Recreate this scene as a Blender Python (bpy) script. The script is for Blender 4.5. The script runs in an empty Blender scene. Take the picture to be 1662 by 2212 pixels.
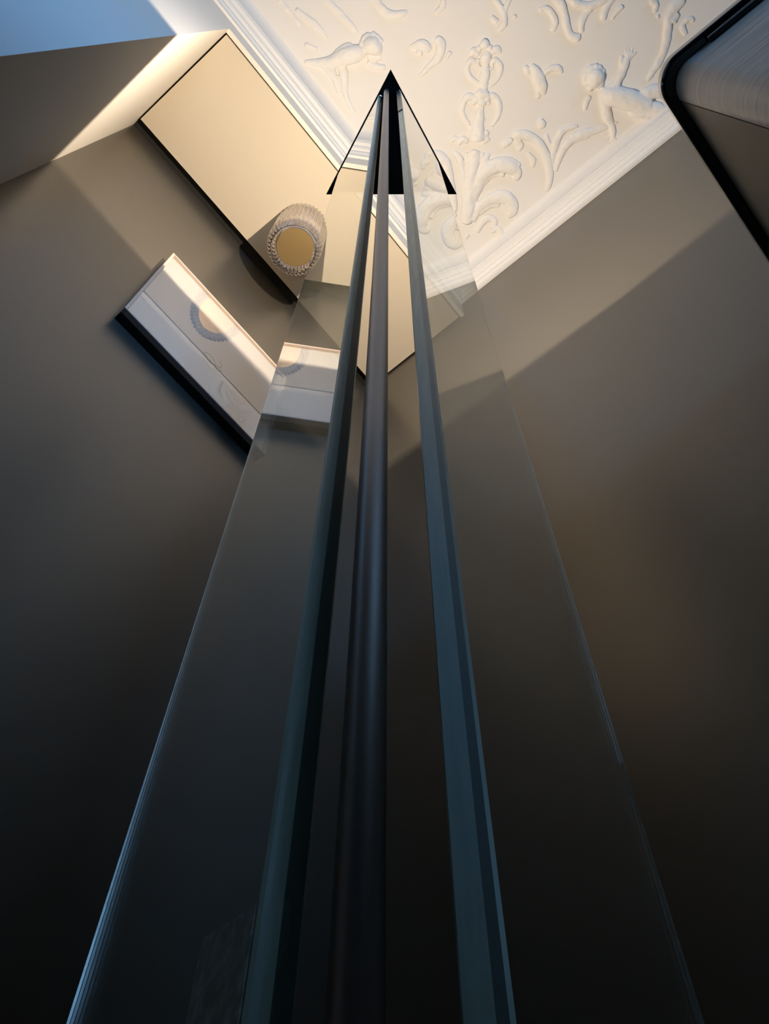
# room, lamp and ceiling seen from the floor; all numbers in metres
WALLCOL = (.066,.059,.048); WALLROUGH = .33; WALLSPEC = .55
GLASSDENS = 9.0
LAMPW = 22.0
SKY = 40.0
EXPO = 0.0
ORN = {
  'candelabrum': [[(0.326, 0.0596, 0.0058), (0.3231, 0.0434, 0.0073), (0.3352, 0.0387, 0.0058)], [(0.3096, 0.068, 0.0043), (0.3095, 0.0567, 0.0058), (0.321, 0.0558, 0.0058)], [(0.3612, 0.0139, 0.0058), (0.3599, -0.0009, 0.0073), (0.3675, -0.0036, 0.0043)], [(0.3444, 0.0178, 0.0188), (0.3251, 0.0004, 0.0145), (0.3074, -0.0185, 0.0116), (0.2899, -0.0372, 0.0073), (0.2802, -0.046, 0.013), (0.2736, -0.0523, 0.0174), (0.2662, -0.0606, 0.0087)], [(0.2662, -0.0606, 0.0087), (0.2469, -0.0793, 0.0116), (0.2286, -0.0957, 0.0087), (0.2153, -0.1071, 0.013), (0.2061, -0.1113, 0.0073)], [(0.1924, -0.1204, 0.0116)], [(0.2012, -0.0963, 0.0073), (0.1882, -0.0928, 0.0087), (0.1903, -0.0831, 0.0058)], [(0.2157, -0.1228, 0.0073), (0.2192, -0.1361, 0.0087), (0.2311, -0.1353, 0.0058)], [(0.3067, 0.0113, 0.0043), (0.2899, 0.0123, 0.0058), (0.2711, 0.0061, 0.0073), (0.2579, -0.0096, 0.008), (0.2582, -0.0258, 0.0087), (0.2713, -0.0322, 0.0073), (0.2782, -0.0215, 0.0051)], [(0.3437, -0.0269, 0.0043), (0.3392, -0.044, 0.0058), (0.3293, -0.0609, 0.0073), (0.311, -0.0705, 0.008), (0.2929, -0.0677, 0.0087), (0.2901, -0.0548, 0.0073), (0.3019, -0.0501, 0.0051)], [(0.2741, -0.0355, 0.0087)], [(0.2878, -0.0552, 0.0087)], [(0.2882, -0.0399, 0.0102)], [(0.3347, 0.0132, 0.0073), (0.3194, 0.0154, 0.0058), (0.3086, 0.0155, 0.0043)], [(0.3186, -0.0128, 0.0058), (0.3221, -0.0266, 0.0043)], [(0.2555, -0.0633, 0.0043), (0.2411, -0.0552, 0.0058), (0.2218, -0.0537, 0.0065), (0.205, -0.0611, 0.0073), (0.1996, -0.076, 0.0073), (0.2111, -0.0807, 0.0058)], [(0.2697, -0.0742, 0.0043), (0.2714, -0.0918, 0.0058), (0.264, -0.1108, 0.0065), (0.2498, -0.1213, 0.0073), (0.2352, -0.1189, 0.0073), (0.2359, -0.1076, 0.0058)], [(0.2303, -0.0824, 0.0043), (0.217, -0.0817, 0.0058), (0.209, -0.0904, 0.0058)], [(0.244, -0.0989, 0.0043), (0.2418, -0.1086, 0.0043)], [(0.1918, -0.1061, 0.0073)], [(0.206, -0.1248, 0.0073)], [(0.3486, 0.0127, 0.0073), (0.3299, 0.0124, 0.0087), (0.3128, 0.0104, 0.0058)], [(0.3523, 0.0017, 0.0073), (0.348, -0.0127, 0.0073)]],
  'acanthus': [[(0.4431, 0.1272, 0.0087), (0.4004, 0.1, 0.0087), (0.3613, 0.0799, 0.0087), (0.3422, 0.0764, 0.0073), (0.3329, 0.0777, 0.0043)], [(0.4533, 0.1149, 0.0087), (0.422, 0.074, 0.0087), (0.3997, 0.0402, 0.0087), (0.3918, 0.0231, 0.0073), (0.391, 0.0141, 0.0043)], [(0.451, 0.1246, 0.0087), (0.409, 0.0896, 0.0087), (0.3806, 0.065, 0.0087), (0.3645, 0.0528, 0.0058)], [(0.4538, 0.0051, 0.0058), (0.4686, 0.0075, 0.0043)], [(0.5073, 0.1707, 0.0073), (0.5134, 0.1812, 0.0043)], [(0.4834, 0.1553, 0.013), (0.4583, 0.1331, 0.0174), (0.4191, 0.0945, 0.0145), (0.3849, 0.0598, 0.0145), (0.3632, 0.0378, 0.013)], [(0.4694, 0.1546, 0.0073), (0.4277, 0.1182, 0.0058), (0.3798, 0.0743, 0.0058), (0.3545, 0.0549, 0.0073)], [(0.4833, 0.1378, 0.0073), (0.4451, 0.0972, 0.0058), (0.3991, 0.051, 0.0058), (0.378, 0.0266, 0.0073)], [(0.4704, 0.1395, 0.0102), (0.448, 0.1109, 0.0116), (0.4271, 0.0779, 0.0145), (0.4174, 0.0423, 0.0174), (0.4263, 0.0098, 0.0188), (0.4478, -0.0077, 0.0174), (0.4685, -0.0092, 0.013), (0.4778, 0.0032, 0.0087)], [(0.4541, 0.107, 0.0058), (0.4361, 0.0705, 0.0073), (0.4346, 0.0384, 0.0073), (0.4501, 0.0163, 0.0073)], [(0.4149, 0.0152, 0.0102), (0.4332, -0.0102, 0.0116), (0.4592, -0.0216, 0.0102)], [(0.4878, 0.1412, 0.0087), (0.474, 0.1106, 0.0116), (0.4756, 0.0776, 0.0145), (0.4906, 0.0491, 0.0174), (0.5161, 0.0425, 0.0159), (0.5336, 0.0526, 0.013), (0.5353, 0.068, 0.0087)], [(0.4861, 0.1169, 0.0058), (0.4883, 0.0899, 0.0073), (0.5008, 0.068, 0.0058)], [(0.5175, 0.1494, 0.0073), (0.5087, 0.1283, 0.0087), (0.5097, 0.106, 0.0102), (0.5256, 0.1008, 0.0087), (0.5353, 0.1138, 0.0073)], [(0.5411, 0.121, 0.0058), (0.5445, 0.1062, 0.0087), (0.5595, 0.1059, 0.0073), (0.569, 0.1158, 0.0058)]],
  'acanthus_left': [[(0.4423, 0.1612, 0.0087), (0.4074, 0.1427, 0.0116), (0.3731, 0.1245, 0.013), (0.3419, 0.1116, 0.0145), (0.3163, 0.1143, 0.0159), (0.3006, 0.1332, 0.0145), (0.3006, 0.1532, 0.0102)], [(0.3988, 0.1446, 0.0058), (0.373, 0.1331, 0.0073), (0.346, 0.1319, 0.0073)], [(0.3738, 0.1152, 0.0087), (0.3421, 0.1332, 0.0102), (0.3276, 0.1575, 0.0087)], [(0.4537, 0.17, 0.0087), (0.4292, 0.1683, 0.0116), (0.4024, 0.1764, 0.0145), (0.3838, 0.2023, 0.0174), (0.3862, 0.2306, 0.0145), (0.4022, 0.2464, 0.0116), (0.4215, 0.2442, 0.0087)], [(0.4632, 0.1832, 0.0058), (0.4388, 0.1846, 0.0073), (0.4172, 0.1967, 0.0058)], [(0.484, 0.1935, 0.0087), (0.4885, 0.2058, 0.013), (0.5048, 0.2274, 0.0145), (0.5172, 0.2578, 0.013), (0.5155, 0.2744, 0.0087)], [(0.4586, 0.203, 0.0073), (0.4527, 0.2277, 0.0102), (0.4626, 0.2444, 0.0073)]],
  'scroll': [[(0.3975, -0.0529, 0.0073), (0.401, -0.0668, 0.0116), (0.4184, -0.0814, 0.0116), (0.4476, -0.0904, 0.0116), (0.4781, -0.0877, 0.0116), (0.5082, -0.0773, 0.0102), (0.5346, -0.0586, 0.0087), (0.548, -0.0408, 0.0058)], [(0.4057, -0.0497, 0.0073), (0.421, -0.055, 0.0087), (0.4283, -0.0441, 0.0058)], [(0.3974, -0.02, 0.0073), (0.3963, -0.0318, 0.0087), (0.3998, -0.0458, 0.0073)], [(0.4477, -0.0575, 0.0058), (0.4691, -0.0585, 0.0073), (0.4807, -0.0475, 0.0058)], [(0.4084, -0.1211, 0.0087), (0.4193, -0.1214, 0.0087), (0.4188, -0.111, 0.0058)]],
  'frond': [[(0.5177, -0.0788, 0.0058), (0.4947, -0.0977, 0.0073), (0.4731, -0.1211, 0.0087), (0.461, -0.1458, 0.0087), (0.4649, -0.1699, 0.0073), (0.4744, -0.1846, 0.0043)], [(0.5234, -0.0857, 0.0058), (0.5047, -0.1098, 0.0087), (0.4918, -0.1404, 0.0102), (0.4929, -0.1745, 0.0116), (0.5069, -0.2076, 0.0102), (0.5194, -0.2388, 0.0073), (0.5279, -0.262, 0.0043)], [(0.4875, -0.1056, 0.0058), (0.4583, -0.1099, 0.0058), (0.4419, -0.1162, 0.0043)], [(0.4947, -0.1276, 0.0058), (0.4979, -0.1577, 0.0058), (0.5105, -0.1892, 0.0043)]],
  'bee': [[(0.298, -0.1764, 0.0073), (0.3115, -0.1772, 0.0102), (0.3314, -0.1735, 0.0145), (0.3501, -0.1681, 0.013), (0.3674, -0.1638, 0.0058)], [(0.3316, -0.1892, 0.0058), (0.3316, -0.2076, 0.0087), (0.3426, -0.2209, 0.0087), (0.3561, -0.2218, 0.0043)], [(0.311, -0.1643, 0.0043), (0.2991, -0.1623, 0.0073), (0.2898, -0.1664, 0.0043)], [(0.3368, -0.1644, 0.0058), (0.3558, -0.1561, 0.0073), (0.3628, -0.1457, 0.0043)]],
  'cherub_right': [[(0.413, -0.2765, 0.0203)], [(0.4167, -0.2701, 0.0174)], [(0.4292, -0.2759, 0.0116)], [(0.4288, -0.2878, 0.0046)], [(0.4209, -0.2892, 0.0058)], [(0.4391, -0.2692, 0.0065)], [(0.4366, -0.2786, 0.0051)], [(0.4361, -0.2842, 0.0036)], [(0.4201, -0.2587, 0.0058)], [(0.3897, -0.2716, 0.0087)], [(0.3896, -0.2807, 0.0087)], [(0.3941, -0.2892, 0.0087)], [(0.4027, -0.295, 0.008)], [(0.4133, -0.2969, 0.0073)], [(0.3935, -0.2638, 0.0087)], [(0.401, -0.2574, 0.0087)], [(0.4106, -0.2534, 0.008)], [(0.4253, -0.2525, 0.0073)], [(0.3994, -0.2818, 0.0102)], [(0.4013, -0.2701, 0.0102)], [(0.4257, -0.3578, 0.0043), (0.4131, -0.3609, 0.0029), (0.4053, -0.3635, 0.0023)], [(0.4254, -0.3605, 0.0043), (0.414, -0.368, 0.0029), (0.4073, -0.3736, 0.0023)], [(0.4267, -0.3621, 0.0043), (0.4204, -0.3726, 0.0029), (0.4159, -0.3793, 0.0023)], [(0.43, -0.36, 0.0043), (0.4295, -0.373, 0.0029), (0.4288, -0.3798, 0.0023)], [(0.4292, -0.3529, 0.0043), (0.4188, -0.3496, 0.0029), (0.4127, -0.3498, 0.0023)], [(0.5479, -0.2343, 0.0043), (0.5531, -0.2242, 0.0026), (0.5569, -0.219, 0.0022)], [(0.5495, -0.2346, 0.0043), (0.5583, -0.2274, 0.0026), (0.5638, -0.2224, 0.0022)], [(0.5502, -0.2354, 0.0043), (0.5619, -0.2316, 0.0026), (0.5679, -0.229, 0.0022)], [(0.5493, -0.236, 0.0043), (0.5628, -0.2376, 0.0026), (0.5693, -0.2373, 0.0022)], [(0.5412, -0.2361, 0.0043), (0.5415, -0.2267, 0.0026), (0.5429, -0.2218, 0.0022)], [(0.45, -0.2697, 0.013), (0.4661, -0.2797, 0.0217), (0.4905, -0.2998, 0.0246), (0.5168, -0.3188, 0.0246), (0.5403, -0.3345, 0.0217)], [(0.4577, -0.2853, 0.013), (0.454, -0.3058, 0.0116), (0.4476, -0.3229, 0.0102), (0.4402, -0.3355, 0.0087), (0.4328, -0.348, 0.0087), (0.4254, -0.3605, 0.0058)], [(0.4402, -0.3355, 0.0073), (0.4259, -0.3398, 0.0058), (0.4158, -0.349, 0.0043)], [(0.4287, -0.3584, 0.0058), (0.4243, -0.3713, 0.0029)], [(0.4628, -0.2663, 0.013), (0.4824, -0.2583, 0.0116), (0.5022, -0.2503, 0.0116), (0.5233, -0.2468, 0.0087), (0.5416, -0.2398, 0.0073), (0.5489, -0.2323, 0.0043)], [(0.4386, -0.2434, 0.0058), (0.4448, -0.2288, 0.0073), (0.4568, -0.2179, 0.0043)], [(0.5395, -0.3272, 0.0188), (0.5597, -0.3452, 0.0174), (0.5847, -0.3627, 0.0145)], [(0.5217, -0.331, 0.0174), (0.5206, -0.3548, 0.0174), (0.5324, -0.3754, 0.0159)], [(0.5255, -0.2975, 0.0087), (0.548, -0.3088, 0.0116), (0.5742, -0.3308, 0.0116), (0.5854, -0.3571, 0.0087)]],
  'ribbon': [[(0.4053, -0.5174, 0.0102), (0.4076, -0.494, 0.0116), (0.4153, -0.4769, 0.0116), (0.4319, -0.4615, 0.0102), (0.45, -0.4476, 0.0102), (0.4656, -0.4303, 0.0087), (0.4786, -0.4095, 0.0087), (0.4874, -0.3863, 0.0073), (0.4942, -0.3667, 0.0058)], [(0.4212, -0.4928, 0.0087), (0.4257, -0.4777, 0.0116)], [(0.4037, -0.4571, 0.0043), (0.3962, -0.4569, 0.0058)], [(0.4703, -0.4869, 0.0058), (0.4534, -0.4875, 0.0073), (0.4467, -0.4941, 0.0058), (0.448, -0.5104, 0.0058), (0.4582, -0.5139, 0.0043)], [(0.3759, -0.4674, 0.0073), (0.3859, -0.4561, 0.0058)], [(0.3613, -0.4644, 0.0073), (0.3759, -0.4674, 0.0073)]],
  'festoon': [[(0.2294, -0.3257, 0.0087), (0.2524, -0.3274, 0.0087), (0.2733, -0.3409, 0.0087), (0.2878, -0.3612, 0.0087), (0.292, -0.3809, 0.0087), (0.2866, -0.3946, 0.0087)], [(0.2125, -0.2995, 0.0087), (0.2383, -0.3017, 0.0102), (0.2606, -0.2963, 0.0087), (0.2819, -0.2866, 0.0087), (0.3043, -0.2838, 0.0087), (0.3172, -0.2904, 0.0087), (0.3136, -0.298, 0.0058)], [(0.2167, -0.2581, 0.0058), (0.2231, -0.2716, 0.0073), (0.2432, -0.2753, 0.0073), (0.2611, -0.2704, 0.0073), (0.2695, -0.2567, 0.0058)], [(0.3158, -0.3067, 0.0058), (0.3003, -0.3147, 0.0073), (0.2917, -0.3308, 0.0073), (0.2888, -0.3479, 0.0058)], [(0.3234, -0.3573, 0.0073), (0.3118, -0.3727, 0.0087), (0.3045, -0.3901, 0.0073), (0.3032, -0.4059, 0.0073)], [(0.3368, -0.3735, 0.0043), (0.3312, -0.3873, 0.0058), (0.3296, -0.4058, 0.0058)]],
  'sprig': [[(0.1288, -0.1957, 0.0058), (0.1532, -0.1932, 0.0073), (0.1749, -0.1901, 0.0073), (0.1872, -0.1784, 0.0087), (0.1911, -0.1623, 0.0058)], [(0.1529, -0.2219, 0.0058), (0.1625, -0.2045, 0.0058), (0.1749, -0.1901, 0.0058)], [(0.1912, -0.2068, 0.0058)], [(0.1576, -0.1663, 0.0058), (0.1747, -0.1693, 0.0073)]],
  'cherub_left': [[(0.028, 0.0808, 0.0203)], [(0.0365, 0.0796, 0.0174)], [(0.0493, 0.0778, 0.0087)], [(0.0467, 0.0673, 0.0043)], [(0.0388, 0.0662, 0.0051)], [(0.0518, 0.0854, 0.0058)], [(0.0499, 0.0741, 0.0038)], [(0.0417, 0.1021, 0.0058), (0.053, 0.0976, 0.0073), (0.0624, 0.0803, 0.0058)], [(0.0083, 0.0851, 0.0087)], [(0.0093, 0.0748, 0.0087)], [(0.0153, 0.066, 0.0087)], [(0.0244, 0.0611, 0.008)], [(0.0343, 0.0597, 0.0073)], [(0.0121, 0.0939, 0.0087)], [(0.0202, 0.0993, 0.008)], [(0.0179, 0.0765, 0.0102)], [(0.0302, 0.1008, 0.0073)], [(0.0275, 0.1041, 0.013), (0.0182, 0.1214, 0.0203), (0.0075, 0.1434, 0.0203), (-0.0015, 0.1695, 0.0159), (-0.0137, 0.1903, 0.0116), (-0.0316, 0.2088, 0.0073), (-0.0433, 0.2214, 0.0043)], [(0.0009, 0.118, 0.0087), (-0.007, 0.1336, 0.0102), (-0.0105, 0.156, 0.0073)], [(0.0096, 0.1592, 0.0102), (0.03, 0.1684, 0.0116), (0.0494, 0.1822, 0.0102), (0.0659, 0.1936, 0.0073), (0.0943, 0.2036, 0.0058), (0.1136, 0.2057, 0.0043)], [(-0.0107, 0.1929, 0.0087), (0.0121, 0.19, 0.0102), (0.0339, 0.1946, 0.0087), (0.0562, 0.2053, 0.0058)], [(0.0507, 0.1097, 0.0073), (0.0691, 0.1027, 0.0087), (0.0844, 0.0874, 0.0058)]],
  'wing': [[(0.0889, 0.0164, 0.0043), (0.0934, 0.0035, 0.0087), (0.1014, -0.0092, 0.0116), (0.1142, -0.0126, 0.0116), (0.1216, -0.0094, 0.0058)], [(0.1107, 0.0038, 0.0102), (0.1098, 0.014, 0.0058)], [(0.1142, -0.0397, 0.0087), (0.1255, -0.0443, 0.0116), (0.1392, -0.0336, 0.0116), (0.1474, -0.0162, 0.0102), (0.1486, 0.0038, 0.0073), (0.1499, 0.0269, 0.0058), (0.1505, 0.0385, 0.0043)], [(0.1543, -0.0489, 0.0058), (0.1611, -0.0327, 0.0043)]],
  'leaf_upper': [[(-0.0404, 0.0111, 0.0073), (-0.0139, 0.0141, 0.0087), (0.0054, 0.0083, 0.0102), (0.0203, -0.0067, 0.0087), (0.028, -0.0248, 0.0058)]],
  'hook': [[(0.0569, -0.1063, 0.0073), (0.0702, -0.0932, 0.0073), (0.0711, -0.0738, 0.0058)]],
  'leaf_left': [[(-0.1372, 0.1656, 0.0058), (-0.1071, 0.1587, 0.0073), (-0.074, 0.1514, 0.0073), (-0.0488, 0.1538, 0.0058)], [(-0.1152, 0.1011, 0.0058), (-0.0782, 0.0945, 0.0073), (-0.0366, 0.0914, 0.0073), (-0.0128, 0.0895, 0.0043)], [(-0.07, 0.1975, 0.0058), (-0.045, 0.1855, 0.0058)], [(-0.1806, 0.1828, 0.0058), (-0.137, 0.18, 0.0058), (-0.1053, 0.1802, 0.0043)]],
}
CAM_RIGHT, CAM_UP, CAM_FWD = [(0.638507, -0.769595, 0.005792), (-0.686596, -0.566213, 0.456058), (0.347701, 0.295173, 0.889931)]
LENS_PX = 2119.43
import bpy, bmesh, math, random
from mathutils import Vector, Matrix
random.seed(7)
PI = math.pi
sc = bpy.context.scene
C = sc.collection
Z0 = 0.20          # the camera lies 20 cm above the floor; heights below are given above the camera

# ------------------------------------------------------------------ helpers
def mesh_obj(name, bm, mat, parent=None, smooth=False):
    me = bpy.data.meshes.new(name)
    bmesh.ops.recalc_face_normals(bm, faces=bm.faces[:])
    bm.to_mesh(me); bm.free()
    if mat: me.materials.append(mat)
    o = bpy.data.objects.new(name, me); C.objects.link(o)
    if smooth:
        for p in me.polygons: p.use_smooth = True
    if parent is not None: o.parent = parent
    return o

def box(bm, x0, x1, y0, y1, z0, z1):
    vs = [bm.verts.new((x, y, z)) for x in (x0, x1) for y in (y0, y1) for z in (z0, z1)]
    for f in ((0,1,3,2),(4,6,7,5),(0,4,5,1),(2,3,7,6),(0,2,6,4),(1,5,7,3)):
        bm.faces.new([vs[i] for i in f])

def boxes(*bs):
    bm = bmesh.new()
    for b in bs: box(bm, *b)
    return bm

def prism(bm, pts, z0, z1):
    lo = [bm.verts.new((x, y, z0)) for x, y in pts]
    hi = [bm.verts.new((x, y, z1)) for x, y in pts]
    n = len(pts)
    bm.faces.new(lo[::-1]); bm.faces.new(hi)
    for i in range(n): bm.faces.new((lo[i], lo[(i+1)%n], hi[(i+1)%n], hi[i]))

def bevel(o, w, seg=2):
    m = o.modifiers.new('bevel', 'BEVEL'); m.width = w; m.segments = seg; m.limit_method = 'ANGLE'
    return o

def tube(bm, pts, radii, seg=14, squash=1.0, cap=True):
    """swept round tube through pts (Vectors) with radius per point; squash flattens it in z"""
    rings = []
    n = len(pts)
    for i, p in enumerate(pts):
        t = (pts[min(i+1, n-1)] - pts[max(i-1, 0)]).normalized()
        up = Vector((0,0,1)) if abs(t.z) < .9 else Vector((0,1,0))
        s = t.cross(up).normalized(); u = s.cross(t).normalized()
        rings.append([bm.verts.new(p + (s*math.cos(a) + u*math.sin(a)*squash)*radii[i])
                      for a in (2*PI*k/seg for k in range(seg))])
    for i in range(n-1):
        for k in range(seg):
            bm.faces.new((rings[i][k], rings[i][(k+1)%seg], rings[i+1][(k+1)%seg], rings[i+1][k]))
    if cap:
        bm.faces.new(rings[0][::-1]); bm.faces.new(rings[-1])

def lathe(bm, prof, cx, cy, seg=96, rib=0.0, nrib=0, ribfrom=0.0):
    rings = []
    for r, z in prof:
        ring = []
        for k in range(seg):
            a = 2*PI*k/seg
            rr = r
            if nrib and r > ribfrom: rr = r * (1 + rib*(.5-.5*math.cos(a*nrib)))
            ring.append(bm.verts.new((cx+rr*math.cos(a), cy+rr*math.sin(a), z)))
        rings.append(ring)
    n = len(rings)
    for i in range(n):
        j = (i+1) % n
        for k in range(seg):
            bm.faces.new((rings[i][k], rings[i][(k+1)%seg], rings[j][(k+1)%seg], rings[j][k]))

def tag(o, label, cat, group=None):
    o['label'] = label; o['category'] = cat
    if group: o['group'] = group
    return o
def struct(o): o['kind'] = 'structure'; return o
def empty(name, loc, label, cat, group=None):
    o = bpy.data.objects.new(name, None); C.objects.link(o); o.location = loc; o.empty_display_size = .05
    return tag(o, label, cat, group)
def keep(o, root):
    """parent o to root while its mesh stays where it was modelled"""
    o.parent = root; o.matrix_parent_inverse = Matrix.Translation(-Vector(root.location)); return o

# ------------------------------------------------------------------ materials
def mat(name, col, rough=.5, metal=0., bump=None, var=0., spec=.5, coat=0.):
    m = bpy.data.materials.new(name); m.use_nodes = True
    nt = m.node_tree; b = nt.nodes['Principled BSDF']
    b.inputs['Base Color'].default_value = (*col, 1)
    b.inputs['Roughness'].default_value = rough; b.inputs['Metallic'].default_value = metal
    b.inputs['Specular IOR Level'].default_value = spec
    b.inputs['Coat Weight'].default_value = coat
    if name.startswith('taupe'): b.inputs['Specular Tint'].default_value = (1,.93,.80,1)
    tc = nt.nodes.new('ShaderNodeTexCoord')
    if bump:
        sc_, st, di = bump
        n = nt.nodes.new('ShaderNodeTexNoise'); n.inputs['Scale'].default_value = sc_; n.inputs['Detail'].default_value = 4
        bp = nt.nodes.new('ShaderNodeBump'); bp.inputs['Strength'].default_value = st; bp.inputs['Distance'].default_value = di
        nt.links.new(tc.outputs['Object'], n.inputs['Vector']); nt.links.new(n.outputs['Fac'], bp.inputs['Height'])
        nt.links.new(bp.outputs['Normal'], b.inputs['Normal'])
    if var:
        n = nt.nodes.new('ShaderNodeTexNoise'); n.inputs['Scale'].default_value = 3; n.inputs['Detail'].default_value = 6
        r = nt.nodes.new('ShaderNodeMixRGB'); r.inputs[1].default_value = (*[c*(1-var) for c in col], 1)
        r.inputs[2].default_value = (*[min(1, c*(1+var)) for c in col], 1)
        nt.links.new(tc.outputs['Object'], n.inputs['Vector']); nt.links.new(n.outputs['Fac'], r.inputs[0])
        nt.links.new(r.outputs[0], b.inputs['Base Color'])
    return m

M = {}
M['white_paint'] = mat('white wall paint', (.80,.75,.67), .6, bump=(260,.05,.001))
M['ceiling'] = mat('ceiling plaster', (.83,.80,.76), .7, bump=(60,.12,.002), var=.02)
M['plaster'] = mat('stucco plaster', (.85,.82,.78), .6, bump=(140,.15,.001))
M['soffit'] = mat('cream painted panel', (.62,.535,.41), .6, bump=(300,.05,.001), var=.015)
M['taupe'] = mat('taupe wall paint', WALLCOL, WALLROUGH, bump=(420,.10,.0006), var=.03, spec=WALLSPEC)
M['black'] = mat('black powder coat', (.012,.012,.010), .45, bump=(900,.2,.0003))
M['pole'] = mat('satin black tube', (.30,.27,.26), .36, metal=.8)
M['chrome'] = mat('polished clip', (.75,.73,.70), .18, metal=1)
M['brass'] = mat('brushed brass', (.36,.25,.11), .45, metal=.8, bump=(500,.15,.0003), var=.08)
M['nickel'] = mat('satin pale metal', (.85,.80,.78), .5, metal=.2)
M['frame_wood'] = mat('pale frame wood', (.62,.47,.38), .4, var=.1)
M['mat_board'] = mat('white mount board', (.56,.525,.48), .8)
M['ink'] = mat('brown ink', (.34,.24,.18), .8)
M['lacquer'] = mat('black lacquer', (.012,.012,.015), .16, coat=.6)
M['floor'] = mat('dark oak floor', (.06,.04,.028), .4, var=.35)
M['dark_gap'] = mat('dark groove', (.01,.009,.008), .8)
M['plinth'] = mat('cabinet side veneer', (.25,.195,.125), .42, bump=(120,.1,.0005), var=.12)
M['window_white'] = mat('window paint', (.75,.75,.74), .4)

# brushed veneer: fine streaks that run level round the corner
m = mat('brushed wood veneer', (.16,.125,.105), .34); nt = m.node_tree; b = nt.nodes['Principled BSDF']
tc = nt.nodes.new('ShaderNodeTexCoord'); mp = nt.nodes.new('ShaderNodeMapping')
mp.inputs['Scale'].default_value = (14, 14, 900)
n = nt.nodes.new('ShaderNodeTexNoise'); n.inputs['Scale'].default_value = 1; n.inputs['Detail'].default_value = 8
r = nt.nodes.new('ShaderNodeValToRGB'); r.color_ramp.elements[0].position = .35; r.color_ramp.elements[1].position = .68
r.color_ramp.elements[0].color = (.24,.19,.155,1); r.color_ramp.elements[1].color = (.75,.62,.52,1)
bp = nt.nodes.new('ShaderNodeBump'); bp.inputs['Strength'].default_value = .25; bp.inputs['Distance'].default_value = .0006
for a, c in ((tc.outputs['Object'], mp.inputs[0]), (mp.outputs[0], n.inputs['Vector']), (n.outputs['Fac'], r.inputs[0]),
             (r.outputs[0], b.inputs['Base Color']), (n.outputs['Fac'], bp.inputs['Height']), (bp.outputs[0], b.inputs['Normal'])):
    nt.links.new(a, c)
M['brushed'] = m

def glass(name, ior, rough, dens, col, tint=(1,1,1)):
    m = bpy.data.materials.new(name); m.use_nodes = True; nt = m.node_tree
    nt.nodes.clear()
    out = nt.nodes.new('ShaderNodeOutputMaterial'); g = nt.nodes.new('ShaderNodeBsdfGlass')
    g.inputs['IOR'].default_value = ior; g.inputs['Roughness'].default_value = rough
    g.inputs['Color'].default_value = (*tint, 1)
    nt.links.new(g.outputs[0], out.inputs[0])
    if dens:
        v = nt.nodes.new('ShaderNodeVolumeAbsorption'); v.inputs['Color'].default_value = (*col, 1); v.inputs['Density'].default_value = dens
        nt.links.new(v.outputs[0], out.inputs['Volume'])
    return m
M['glass'] = glass('green tinted float glass', 1.52, 0, GLASSDENS, (.25,.72,.78))
def ground_edge(nm_, k_, sp_):
    m = bpy.data.materials.new(nm_); m.use_nodes = True; nt = m.node_tree; nt.nodes.clear()
    out = nt.nodes.new('ShaderNodeOutputMaterial'); mx = nt.nodes.new('ShaderNodeMixShader'); mx.inputs[0].default_value = .72
    g = nt.nodes.new('ShaderNodeBsdfGlass'); g.inputs['IOR'].default_value = 1.52; g.inputs['Roughness'].default_value = .12; g.inputs['Color'].default_value = (.8,.93,.96,1)
    pr = nt.nodes.new('ShaderNodeBsdfPrincipled'); pr.inputs['Base Color'].default_value = (.20,.31,.34,1); pr.inputs['Roughness'].default_value = .27; pr.inputs['Specular IOR Level'].default_value = sp_
    tc = nt.nodes.new('ShaderNodeTexCoord'); mp = nt.nodes.new('ShaderNodeMapping'); mp.inputs['Scale'].default_value = (400, 400, 25)
    n = nt.nodes.new('ShaderNodeTexNoise'); n.inputs['Scale'].default_value = 1; n.inputs['Detail'].default_value = 6
    r = nt.nodes.new('ShaderNodeValToRGB'); r.color_ramp.elements[0].color = (*[c*k_*.55 for c in (.33,.52,.45)],1); r.color_ramp.elements[1].color = (*[c*k_ for c in (.33,.52,.45)],1)
    bp = nt.nodes.new('ShaderNodeBump'); bp.inputs['Strength'].default_value = .3; bp.inputs['Distance'].default_value = .0003
    v = nt.nodes.new('ShaderNodeVolumeAbsorption'); v.inputs['Color'].default_value = (.25,.72,.78,1); v.inputs['Density'].default_value = GLASSDENS
    for a, c in ((tc.outputs['Object'], mp.inputs[0]), (mp.outputs[0], n.inputs['Vector']), (n.outputs['Fac'], r.inputs[0]), (r.outputs[0], pr.inputs['Base Color']),
                 (n.outputs['Fac'], bp.inputs['Height']), (bp.outputs[0], pr.inputs['Normal']), (g.outputs[0], mx.inputs[1]), (pr.outputs[0], mx.inputs[2]),
                 (mx.outputs[0], out.inputs[0]), (v.outputs[0], out.inputs['Volume'])): nt.links.new(a, c)
    return m
M['edge'] = ground_edge('ground glass edge', 1.55, 1.0); M['edge_dark'] = ground_edge('dark green glass edge', .38, .35)
M['fluted'] = glass('clear fluted glass', 1.46, 0, 0, (1,1,1), (1,.985,.98))

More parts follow.
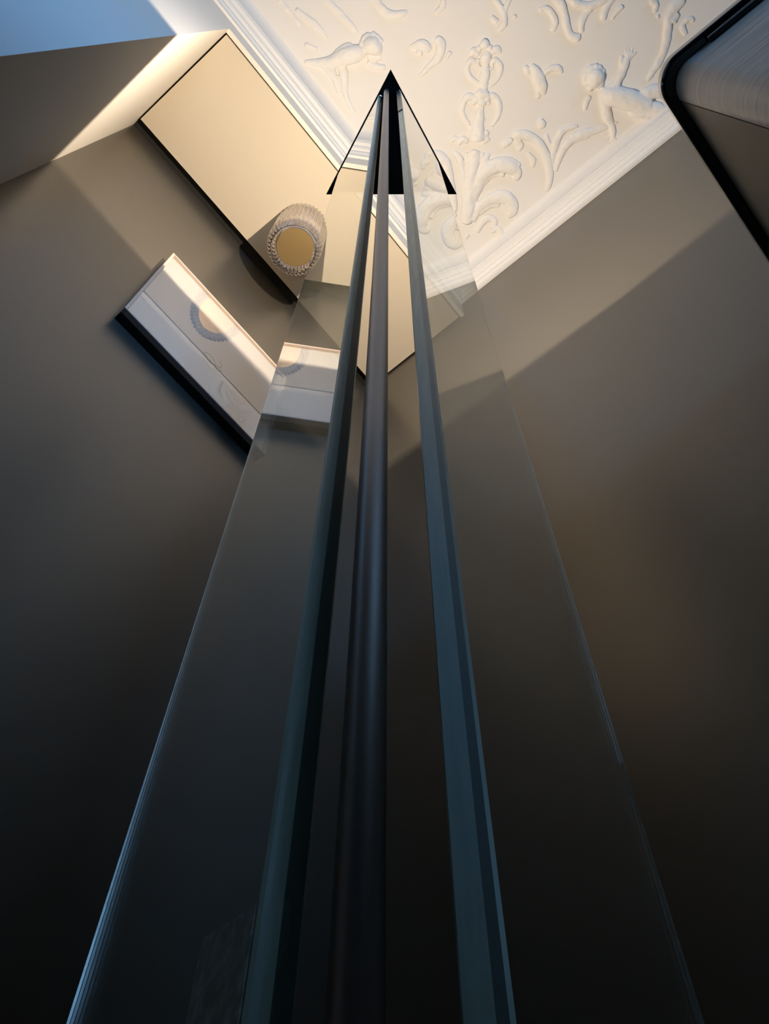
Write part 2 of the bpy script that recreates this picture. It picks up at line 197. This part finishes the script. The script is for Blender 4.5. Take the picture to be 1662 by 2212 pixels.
# thin picture glazing: a sheet that mirrors by Fresnel and lets the rest straight through
m = bpy.data.materials.new('picture glazing'); m.use_nodes = True; nt = m.node_tree; nt.nodes.clear()
out = nt.nodes.new('ShaderNodeOutputMaterial'); mx = nt.nodes.new('ShaderNodeMixShader'); fr = nt.nodes.new('ShaderNodeFresnel')
fr.inputs['IOR'].default_value = 2.5
tr = nt.nodes.new('ShaderNodeBsdfTransparent'); gl = nt.nodes.new('ShaderNodeBsdfGlossy'); gl.inputs['Roughness'].default_value = 0.0
geo = nt.nodes.new('ShaderNodeNewGeometry'); fac = nt.nodes.new('ShaderNodeMath'); fac.operation = 'SUBTRACT'; fac.use_clamp = True
nt.links.new(fr.outputs[0], fac.inputs[0]); nt.links.new(geo.outputs['Backfacing'], fac.inputs[1])
for a, c in ((fac.outputs[0], mx.inputs[0]), (tr.outputs[0], mx.inputs[1]), (gl.outputs[0], mx.inputs[2]), (mx.outputs[0], out.inputs[0])): nt.links.new(a, c)
M['glazing'] = m

# pale mottled patch, partly see-through
m = bpy.data.materials.new('pale mottled film'); m.use_nodes = True; nt = m.node_tree; nt.nodes.clear()
out = nt.nodes.new('ShaderNodeOutputMaterial'); mx = nt.nodes.new('ShaderNodeMixShader')
tr = nt.nodes.new('ShaderNodeBsdfTransparent'); pr = nt.nodes.new('ShaderNodeBsdfPrincipled')
pr.inputs['Base Color'].default_value = (.45,.56,.52,1); pr.inputs['Roughness'].default_value = .3
tc = nt.nodes.new('ShaderNodeTexCoord'); n = nt.nodes.new('ShaderNodeTexNoise'); n.inputs['Scale'].default_value = 350; n.inputs['Detail'].default_value = 8
r = nt.nodes.new('ShaderNodeValToRGB'); r.color_ramp.elements[0].position = .45; r.color_ramp.elements[1].position = .75
r.color_ramp.elements[0].color = (.45,.45,.45,1); r.color_ramp.elements[1].color = (.9,.9,.9,1)
for a, c in ((tc.outputs['Object'], n.inputs['Vector']), (n.outputs['Fac'], r.inputs[0]), (r.outputs[0], mx.inputs[0]),
             (tr.outputs[0], mx.inputs[1]), (pr.outputs[0], mx.inputs[2]), (mx.outputs[0], out.inputs[0])): nt.links.new(a, c)
M['patch'] = m

# ------------------------------------------------------------------ the room  (x = towards the taupe wall, y = towards the niche)
XR, YF, YN, XN = .612, .285, .584, -.189      # right wall, front wall face, niche back, niche left return
XL, YB = -1.75, -3.4
ZC, ZS, ZF = 2.5+Z0, 2.3+Z0, 0.0              # ceiling, niche soffit, floor
T = .12
struct(mesh_obj('floor', boxes((XL-T, XR+T, YB-T, YN+T, -.1, 0)), M['floor']))
struct(mesh_obj('ceiling', boxes((XL-T, XR+T, YB-T, YN+T, ZC, ZC+.1)), M['ceiling']))
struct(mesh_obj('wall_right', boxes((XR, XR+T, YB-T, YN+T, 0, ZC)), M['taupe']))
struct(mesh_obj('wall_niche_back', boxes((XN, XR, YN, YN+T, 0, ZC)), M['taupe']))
# the front wall: a long white stretch that ends at the niche, whose thickness is the niche's left cheek, and a header over the niche
struct(mesh_obj('wall_front', boxes((XL, XN, YF, YN+T, 0, ZC), (XN, XR, YF, YF+.010, ZS, ZC)), M['white_paint']))
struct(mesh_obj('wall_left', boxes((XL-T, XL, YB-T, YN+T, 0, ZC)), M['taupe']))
WX0, WX1, WZ0, WZ1 = -1.6, -.35, 1.0, 2.3
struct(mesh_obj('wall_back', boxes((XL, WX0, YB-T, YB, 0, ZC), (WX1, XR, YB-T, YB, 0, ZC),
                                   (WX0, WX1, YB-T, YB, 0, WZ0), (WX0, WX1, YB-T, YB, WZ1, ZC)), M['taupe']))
struct(mesh_obj('wall_daylight_block', boxes((XL, XR, -1.6, -1.5, 0, 1.45)), M['taupe']))  # unseen half-height wall, added to keep daylight off the lower walls and lamp
w = struct(mesh_obj('window_1', boxes((WX0, WX0+.05, YB-.09, YB-.03, WZ0, WZ1), (WX1-.05, WX1, YB-.09, YB-.03, WZ0, WZ1),
     (WX0+.05, WX1-.05, YB-.09, YB-.03, WZ0, WZ0+.05), (WX0+.05, WX1-.05, YB-.09, YB-.03, WZ1-.05, WZ1),
     ((WX0+WX1)/2-.02, (WX0+WX1)/2+.02, YB-.085, YB-.035, WZ0+.05, WZ1-.05)), M['window_white']))
# soffit panel of the niche, hung with a dark shadow gap all round
struct(mesh_obj('trim_1', boxes((XN+.004, XR-.004, YF+.013, .558, ZS, ZS+.018)), M['soffit']))
struct(mesh_obj('trim_2', boxes((XN, XR, YF+.010, YN, ZS+.022, ZS+.03)), M['dark_gap']))

# moulded cornice that turns the corner
prof = [(0,.104),(.006,.104),(.007,.096),(.007,.088),(.011,.083),(.013,.078),(.013,.071),(.017,.070),(.021,.067),(.022,.062),
        (.020,.058),(.024,.055),(.030,.054),(.033,.050),(.033,.045),(.035,.043)]
for k in range(9):
    a = PI/2*k/8
    prof.append((.035+.022*(1-math.cos(a)), .043*(1-math.sin(a)) if k < 8 else 0))
prof.append((0,0))
bm = bmesh.new(); st = []
for (kind) in (0, 1, 2):
    ring = []
    for p, d in prof:
        if kind == 0: v = (XL, YF-p, ZC-d)
        elif kind == 1: v = (XR-p, YF-p, ZC-d)
        else: v = (XR-p, YB, ZC-d)
        ring.append(bm.verts.new(v))
    st.append(ring)
for i in (0, 1):
    for k in range(len(prof)):
        j = (k+1) % len(prof)
        bm.faces.new((st[i][k], st[i][j], st[i+1][j], st[i+1][k]))
bm.faces.new(st[0]); bm.faces.new(st[2][::-1])
struct(mesh_obj('trim_3', bm, M['plaster']))
struct(mesh_obj('baseboard_right', boxes((XR-.015, XR, YB, YN, 0, .14)), M['white_paint']))
struct(mesh_obj('baseboard_front', boxes((XL, XN, YF-.015, YF, 0, .14)), M['white_paint']))

# ------------------------------------------------------------------ stucco reliefs on the ceiling
def catmull(ps, sub=6):
    out = []
    n = len(ps)
    for i in range(n-1):
        p0, p1, p2, p3 = ps[max(i-1,0)], ps[i], ps[i+1], ps[min(i+2,n-1)]
        for s in range(sub):
            t = s/sub
            out.append(tuple(.5*((2*b)+(-a+c)*t+(2*a-5*b+4*c-d)*t*t+(-a+3*b-3*c+d)*t**3) for a, b, c, d in zip(p0, p1, p2, p3)))
    out.append(ps[-1]); return out
STUCCO = bpy.data.textures.new('stucco', 'CLOUDS'); STUCCO.noise_scale = .018; STUCCO.noise_depth = 2
def relief(key, name, label, cat, depth=.62):
    bm = bmesh.new()
    for s in ORN[key]:
        if len(s) == 1:
            x, y, r = s[0]
            g = bmesh.ops.create_uvsphere(bm, u_segments=24, v_segments=16, radius=r)
            for v in g['verts']: v.co = Vector((x + v.co.x, y + v.co.y, ZC - r*.25 + v.co.z*.9))
            continue
        q = catmull(s)
        q = [(q[0][0]-(q[1][0]-q[0][0])*.5, q[0][1]-(q[1][1]-q[0][1])*.5, q[0][2]*.45)] + q
        q.append((q[-1][0]+(q[-1][0]-q[-2][0])*.5, q[-1][1]+(q[-1][1]-q[-2][1])*.5, q[-1][2]*.45))
        tube(bm, [Vector((x, y, ZC - r*.22)) for x, y, r in q], [r for x, y, r in q], 16, depth)
    o = mesh_obj(name, bm, M['plaster'])
    rm = o.modifiers.new('remesh', 'REMESH'); rm.mode = 'VOXEL'; rm.voxel_size = .0016; rm.use_smooth_shade = True
    sm = o.modifiers.new('smooth', 'SMOOTH'); sm.factor = .6; sm.iterations = 3
    dp = o.modifiers.new('hand_worked', 'DISPLACE'); dp.texture = STUCCO; dp.strength = .004; dp.mid_level = .5; dp.texture_coords = 'GLOBAL'
    return tag(o, label, cat)
relief('candelabrum', 'plaster_candelabrum', 'tall white stucco candelabrum with paired scroll handles, standing upright on the ceiling relief', 'ceiling ornament')
relief('acanthus', 'plaster_acanthus', 'big stucco acanthus stem with leaves curling right towards the wall cornice', 'ceiling ornament')
relief('acanthus_left', 'plaster_acanthus', 'stucco acanthus leaves curling to the left, partly seen through the right glass panel', 'ceiling ornament')
relief('scroll', 'plaster_scroll', 'white stucco C-shaped scroll with leafy tip, right of the acanthus near the cornice', 'ceiling ornament')
relief('frond', 'plaster_frond', 'thin forked stucco fronds reaching towards the cherub by the cornice', 'ceiling ornament')
relief('bee', 'plaster_bee', 'small winged stucco insect alone on the flat ceiling between candelabrum and cherub', 'ceiling ornament')
relief('cherub_right', 'plaster_cherub', 'white stucco cherub with raised arm on the ceiling, beside the dark cabinet', 'ceiling ornament', .8)
relief('ribbon', 'plaster_ribbon', 'long wavy stucco ribbon above the cherub next to the cabinet rim', 'ceiling ornament')
relief('festoon', 'plaster_festoon', 'hanging white stucco festoon with curled ends at the top edge of the ceiling view', 'ceiling ornament')
relief('sprig', 'plaster_sprig', 'small curled stucco sprig straight above the candelabrum tip', 'ceiling ornament')
relief('cherub_left', 'plaster_cherub', 'white stucco cherub lying with its legs towards the niche cornice, left of the lamp tip', 'ceiling ornament', .7)
relief('wing', 'plaster_bird', 'small stucco bird with curved neck between lamp tip and candelabrum', 'ceiling ornament')
relief('leaf_upper', 'plaster_tendril', 'faint dipping stucco tendril at the top of the ceiling just right of the lying cherub', 'ceiling ornament', .5)
relief('hook', 'plaster_tendril', 'short hooked stucco tendril at the top of the ceiling left of the curled sprig', 'ceiling ornament', .5)
relief('leaf_left', 'plaster_branch', 'faint branching stucco lines on the bluish ceiling beside the niche cornice', 'ceiling ornament', .4)

# ------------------------------------------------------------------ the floor lamp of two glass panels
HT = 1.70 + Z0
lamp = empty('floor_lamp', (.164, .134, 0), 'tall triangular floor lamp of two clear green-edged glass panels and a thin black pole', 'floor lamp')
AP, BL, BR = (.0653,.0544), (.1434,.2584), (.2824,.0903)
ctr = Vector(((AP[0]+BL[0]+BR[0])/3, (AP[1]+BL[1]+BR[1])/3))
def inset(k): return [tuple(ctr + (Vector(p)-ctr)*k) for p in (AP, BL, BR)]
# a shallow triangular black tray holding the light, open on top
bm = bmesh.new()
o0 = [bm.verts.new((*p, HT)) for p in (AP, BL, BR)]; o1 = [bm.verts.new((*p, HT+.010)) for p in (AP, BL, BR)]
i1 = [bm.verts.new((*p, HT+.010)) for p in inset(.965)]; i0 = [bm.verts.new((*p, HT+.001)) for p in inset(.965)]
bm.faces.new(o0); bm.faces.new(i0)
for k in range(3):
    j = (k+1) % 3
    for A, B in ((o0, o1), (o1, i1), (i1, i0)): bm.faces.new((A[k], A[j], B[j], B[k]))
keep(mesh_obj('lamp_shade', bm, M['black']), lamp)
bm = bmesh.new(); prism(bm, inset(.98), 0, .018)
keep(bevel(mesh_obj('base', bm, M['black']), .001), lamp)
def panel(p0, p1, cut, t=.0078):
    p0, p1 = Vector(p0), Vector(p1); d = (p1-p0).normalized(); n = Vector((-d.y, d.x))
    if (ctr - p0).dot(n) < 0: n = -n
    bm = bmesh.new(); prism(bm, [tuple(p0), tuple(p1), tuple(p1+n*t), tuple(p0+n*t), tuple(p0+n*t*cut)], .0185, HT-.0008)
    o = mesh_obj('glass_panel', bm, M['glass'])
    o.data.materials.append(M['edge']); o.data.materials.append(M['edge_dark'])
    for f_ in o.data.polygons:                                   # the sawn edge towards the pole is ground matt
        if Vector(f_.normal).xy.dot(-d) > .9:                    # one strip of it coloured a darker green than the other
            inner = (Vector(f_.center).xy - p0).dot(n) > t*cut
            f_.material_index = 2 if inner == (cut > .45 and p0.x < .09) else 1
    bevel(o, .0006, 1)
    o.modifiers['bevel'].material = 1
    keep(o, lamp); return o, p0, p1, d, n
PL = panel((0.0816, 0.0934), (0.129, 0.2176), .5); PR = panel((0.0991, 0.0612), (0.2184, 0.0809), .32)
PL[0]['label'] = 'left glass panel'; PR[0]['label'] = 'right glass panel'
def clip(P, z0, z1, s0, s1, off0, off1, name, m):
    o_, p0, p1, d, n = P
    bm = bmesh.new()
    prism(bm, [tuple(p0+d*s0+n*off0), tuple(p0+d*s1+n*off0), tuple(p0+d*s1+n*off1), tuple(p0+d*s0+n*off1)], z0, z1)
    return bm
for P, dz in ((PL, .016), (PR, .016)):
    o = mesh_obj('clip', clip(P, HT-.02, HT-.0005, -.0032, -.0004, .001, .0068, 'clip', 0), M['chrome']); bevel(o, .0012, 3)
    keep(o, lamp)
    o['label'] = 'small bright clip under the black top'
o = mesh_obj('edge_dark_strip', clip(PR, HT-.33, HT-.021, -.0012, -.0002, .0004, .0072, 'g', 0), M['pole']); keep(o, lamp)  # dark strip on the upper part of the right panel's near edge
# pale mottled film on the lower part of the left panel
o_, p0, p1, d, n = PL
bm = bmesh.new(); vs = []
for off in (-.0001, -.0004):
    for s, z in ((.001, .02), (.0225, .02), (.0252, .118), (.001, .107)):
        q = p0 + d*s + n*off; vs.append(bm.verts.new((q.x, q.y, Z0+z)))
bm.faces.new(vs[:4]); bm.faces.new(vs[4:][::-1])
for k in range(4): bm.faces.new((vs[k], vs[(k+1)%4], vs[4+(k+1)%4], vs[4+k]))
keep(mesh_obj('pale_patch', bm, M['patch']), lamp)
# pole
bm = bmesh.new()
pa, pb = Vector((.0875,.0777,.018)), Vector((.0857,.0799,HT-.0001))
tube(bm, [pa.lerp(pb, t) for t in (0,.25,.5,.75,1)], [.0040]*5, 40)
keep(mesh_obj('pole', bm, M['pole'], smooth=True), lamp)
for f_ in bpy.data.objects['pole'].data.polygons: f_.use_smooth = len(f_.vertices) == 4
bm = bmesh.new(); prism(bm, [(ctr.x+.022*math.cos(2*PI*k/40), ctr.y+.022*math.sin(2*PI*k/40)) for k in range(40)], HT+.0011, HT+.0022)
led = bpy.data.materials.new('lit bulb'); led.use_nodes = True
led.node_tree.nodes['Principled BSDF'].inputs['Emission Color'].default_value = (1,.78,.52,1)
led.node_tree.nodes['Principled BSDF'].inputs['Emission Strength'].default_value = 5
keep(mesh_obj('led_disc', bm, led), lamp)
L = bpy.data.lights.new('lamp_light', 'POINT'); L.energy = LAMPW; L.color = (1,.83,.64); L.shadow_soft_size = .0042
lo = bpy.data.objects.new('lamp_light', L); lo.location = (ctr.x, ctr.y, HT+.0045); C.objects.link(lo)

# ------------------------------------------------------------------ downlight with fluted glass
dx, dy = .219, .4455
dl = empty('ceiling_downlight', (dx, dy, ZS), 'round fluted glass downlight with brass core hanging under the cream niche soffit', 'ceiling light')
bm = bmesh.new()
lathe(bm, [(.0595,ZS-.001),(.0595,ZS-.165),(.0585,ZS-.176),(.0545,ZS-.184),(.049,ZS-.187),(.0452,ZS-.184),(.0445,ZS-.176),(.0445,ZS-.001)], dx, dy, 480, .05, 40, .048)
keep(mesh_obj('glass_shade', bm, M['fluted'], smooth=True), dl)
bm = bmesh.new()
lathe(bm, [(.0405,ZS-.001),(.0405,ZS-.171),(.0002,ZS-.171),(.0002,ZS-.001)], dx, dy, 96)
o = mesh_obj('core', bm, M['nickel']); keep(o, dl)
for f_ in o.data.polygons: f_.use_smooth = abs(f_.normal.z) < .5
bm = bmesh.new(); lathe(bm, [(.0408,ZS-.1712),(.0408,ZS-.176),(.0400,ZS-.177),(.0002,ZS-.177),(.0002,ZS-.1712)], dx, dy, 96)
o = mesh_obj('brass_cap', bm, M['brass']); keep(o, dl)
bm = bmesh.new(); lathe(bm, [(.0440,ZS-.0005),(.0440,ZS-.012),(.0410,ZS-.012),(.0410,ZS-.0005)], dx, dy, 96)
keep(mesh_obj('collar', bm, M['chrome'], smooth=False), dl)

# ------------------------------------------------------------------ framed picture
FX0, FX1, FZ0, FZ1, FY = .052, .370, 1.447+Z0, 1.818+Z0, .560
pf = empty('picture_frame', ((FX0+FX1)/2, YN, FZ0), 'glazed picture with pale mount in a slim light wood frame on the taupe niche wall', 'picture')
fw = .005
keep(bevel(mesh_obj('frame', boxes((FX0, FX0+fw, FY, FY+.010, FZ0, FZ1), (FX1-fw, FX1, FY, FY+.010, FZ0, FZ1),
     (FX0+fw, FX1-fw, FY, FY+.010, FZ0, FZ0+fw), (FX0+fw, FX1-fw, FY, FY+.010, FZ1-fw, FZ1)), M['frame_wood']), .0008), pf)
keep(mesh_obj('backing_box', boxes((FX0+.0012, FX1-.0012, FY+.0101, YN-.0005, FZ0+.0012, FZ1-.0012)), M['black']), pf)
keep(mesh_obj('mount_board', boxes((FX0+fw, FX1-fw, FY+.006, FY+.009, FZ0+fw, FZ1-fw)), M['mat_board']), pf)
keep(mesh_obj('glass_pane', boxes((FX0+fw, FX1-fw, FY+.002, FY+.0022, FZ0+fw, FZ1-fw)), M['glazing']), pf)
bm = bmesh.new()
sk = [[(.150,1.60),(.157,1.585),(.168,1.580),(.176,1.590),(.172,1.603),(.160,1.606),(.152,1.598)],
      [(.176,1.590),(.186,1.596),(.192,1.588),(.186,1.578),(.176,1.574)], [(.150,1.572),(.165,1.566),(.182,1.566),(.198,1.572)],
      [(.186,1.596),(.190,1.612),(.182,1.620)]]
for s in sk:
    q = catmull([(x+.044, z-.012, 0) for x, z in s], 5)
    tube(bm, [Vector((x, FY+.0058, Z0+z)) for x, z, _ in q], [.0007]*len(q), 8)
keep(mesh_obj('drawing', bm, M['ink']), pf)

# ------------------------------------------------------------------ dark cabinet with black rim
HCAB = 1.2 + Z0
RX0, RX1, RY1, RY0 = .236, XR-.006, -.180, -.95
def rrect(x0, x1, y0, y1, r, n=12):
    """rectangle whose niche-side left corner (x0,y1) is rounded"""
    pts = [(x0, y0), (x1, y0), (x1, y1)]
    for k in range(n+1):
        a = PI/2 + PI/2*k/n
        pts.append((x0+r+r*math.cos(a), y1-r+r*math.sin(a)))
    return pts
cb = empty('cabinet', ((RX0+RX1)/2, (RY0+RY1)/2, 0), 'dark brushed wood cabinet with rounded corner and black rim beside the taupe wall', 'cabinet')
bm = bmesh.new(); prism(bm, rrect(RX0, RX1, RY0, RY1, .036, 20), HCAB, HCAB+.022)
keep(bevel(mesh_obj('top', bm, M['lacquer']), .0045, 4), cb)
bx0, by1, br = RX0+.013, RY1-.013, .030
# wrap veneer: the left face and the rounded corner
bm = bmesh.new()
out_ = [(bx0, RY0+.01)] + [(bx0+br+br*math.cos(PI-PI/2*k/20), by1-br+br*math.sin(PI-PI/2*k/20)) for k in range(21)]
inn = [(bx0+.012, RY0+.01)] + [(bx0+br+(br-.012)*math.cos(PI-PI/2*k/20), by1-br+(br-.012)*math.sin(PI-PI/2*k/20)) for k in range(21)]
prism(bm, out_ + inn[::-1], .06, HCAB-.0005)
o = mesh_obj('veneer_front', bm, M['brushed']); keep(o, cb)
for f_ in o.data.polygons: f_.use_smooth = abs(f_.normal.z) < .5
es = o.modifiers.new('split', 'EDGE_SPLIT'); es.split_angle = math.radians(35)
sx = bx0 + br
keep(mesh_obj('side_panel', boxes((sx+.0022, RX1-.002, by1-.014, by1-.0004, .06, HCAB-.0005)), M['plinth']), cb)
keep(mesh_obj('seam', boxes((sx-.001, sx+.0022, by1-.016, by1-.004, .06, HCAB-.0005)), M['dark_gap']), cb)
keep(mesh_obj('back_panel', boxes((bx0+.012, RX1-.002, RY0+.01, RY0+.024, .06, HCAB-.0005)), M['plinth']), cb)
keep(mesh_obj('plinth', boxes((bx0+.03, RX1-.002, RY0+.03, by1-.03, 0, .0595)), M['dark_gap']), cb)
bm = bmesh.new(); tube(bm, [Vector((bx0-.0035, y_, HCAB-.006)) for y_ in (RY0+.012, -.6, by1-.056)], [.0042]*3, 16)
o = mesh_obj('pull_rail', bm, M['lacquer'], smooth=True); keep(o, cb)

# ------------------------------------------------------------------ light from the window and the sky
wd = bpy.data.worlds.new('sky'); sc.world = wd; wd.use_nodes = True
bg = wd.node_tree.nodes['Background']; bg.inputs[0].default_value = (.20,.49,1,1); bg.inputs[1].default_value = SKY
wn = wd.node_tree; tcw = wn.nodes.new('ShaderNodeTexCoord'); sx_ = wn.nodes.new('ShaderNodeSeparateXYZ'); rw = wn.nodes.new('ShaderNodeValToRGB')
mr = wn.nodes.new('ShaderNodeMapRange'); mr.inputs[1].default_value = -.15; mr.inputs[2].default_value = .15
rw.color_ramp.elements[0].color = (.07,.15,.26,1); rw.color_ramp.elements[1].color = (.165,.46,1,1)   # dusky ground below, blue sky above
for a, c in ((tcw.outputs['Generated'], sx_.inputs[0]), (sx_.outputs[2], mr.inputs[0]), (mr.outputs[0], rw.inputs[0]), (rw.outputs[0], bg.inputs[0])): wn.links.new(a, c)
pl_ = bpy.data.lights.new('window_daylight', 'AREA'); pl_.shape = 'RECTANGLE'; pl_.size = WX1-WX0; pl_.size_y = WZ1-WZ0
pl_.cycles.is_portal = True
po = bpy.data.objects.new('window_daylight', pl_); po.location = ((WX0+WX1)/2, YB-.10, (WZ0+WZ1)/2)
po.rotation_euler = (PI/2, 0, 0); C.objects.link(po)

# ------------------------------------------------------------------ camera
cam = bpy.data.cameras.new('camera'); cam.sensor_fit = 'HORIZONTAL'; cam.sensor_width = 36
cam.lens = 36*LENS_PX/1662; cam.clip_start = .005; cam.clip_end = 50
co = bpy.data.objects.new('camera', cam); C.objects.link(co)
R_, U_, F_ = Vector(CAM_RIGHT), Vector(CAM_UP), Vector(CAM_FWD)
co.matrix_world = Matrix(((R_.x, U_.x, -F_.x, 0), (R_.y, U_.y, -F_.y, 0), (R_.z, U_.z, -F_.z, Z0), (0,0,0,1)))
sc.camera = co
vs_ = sc.view_settings; sc.display_settings.display_device = 'sRGB'
vs_.view_transform = 'Standard'; vs_.look = 'None'; vs_.exposure = EXPO; vs_.gamma = 1; vs_.use_curve_mapping = False
sc.cycles.max_bounces = 16; sc.cycles.transmission_bounces = 12; sc.cycles.glossy_bounces = 8; sc.cycles.transparent_max_bounces = 12
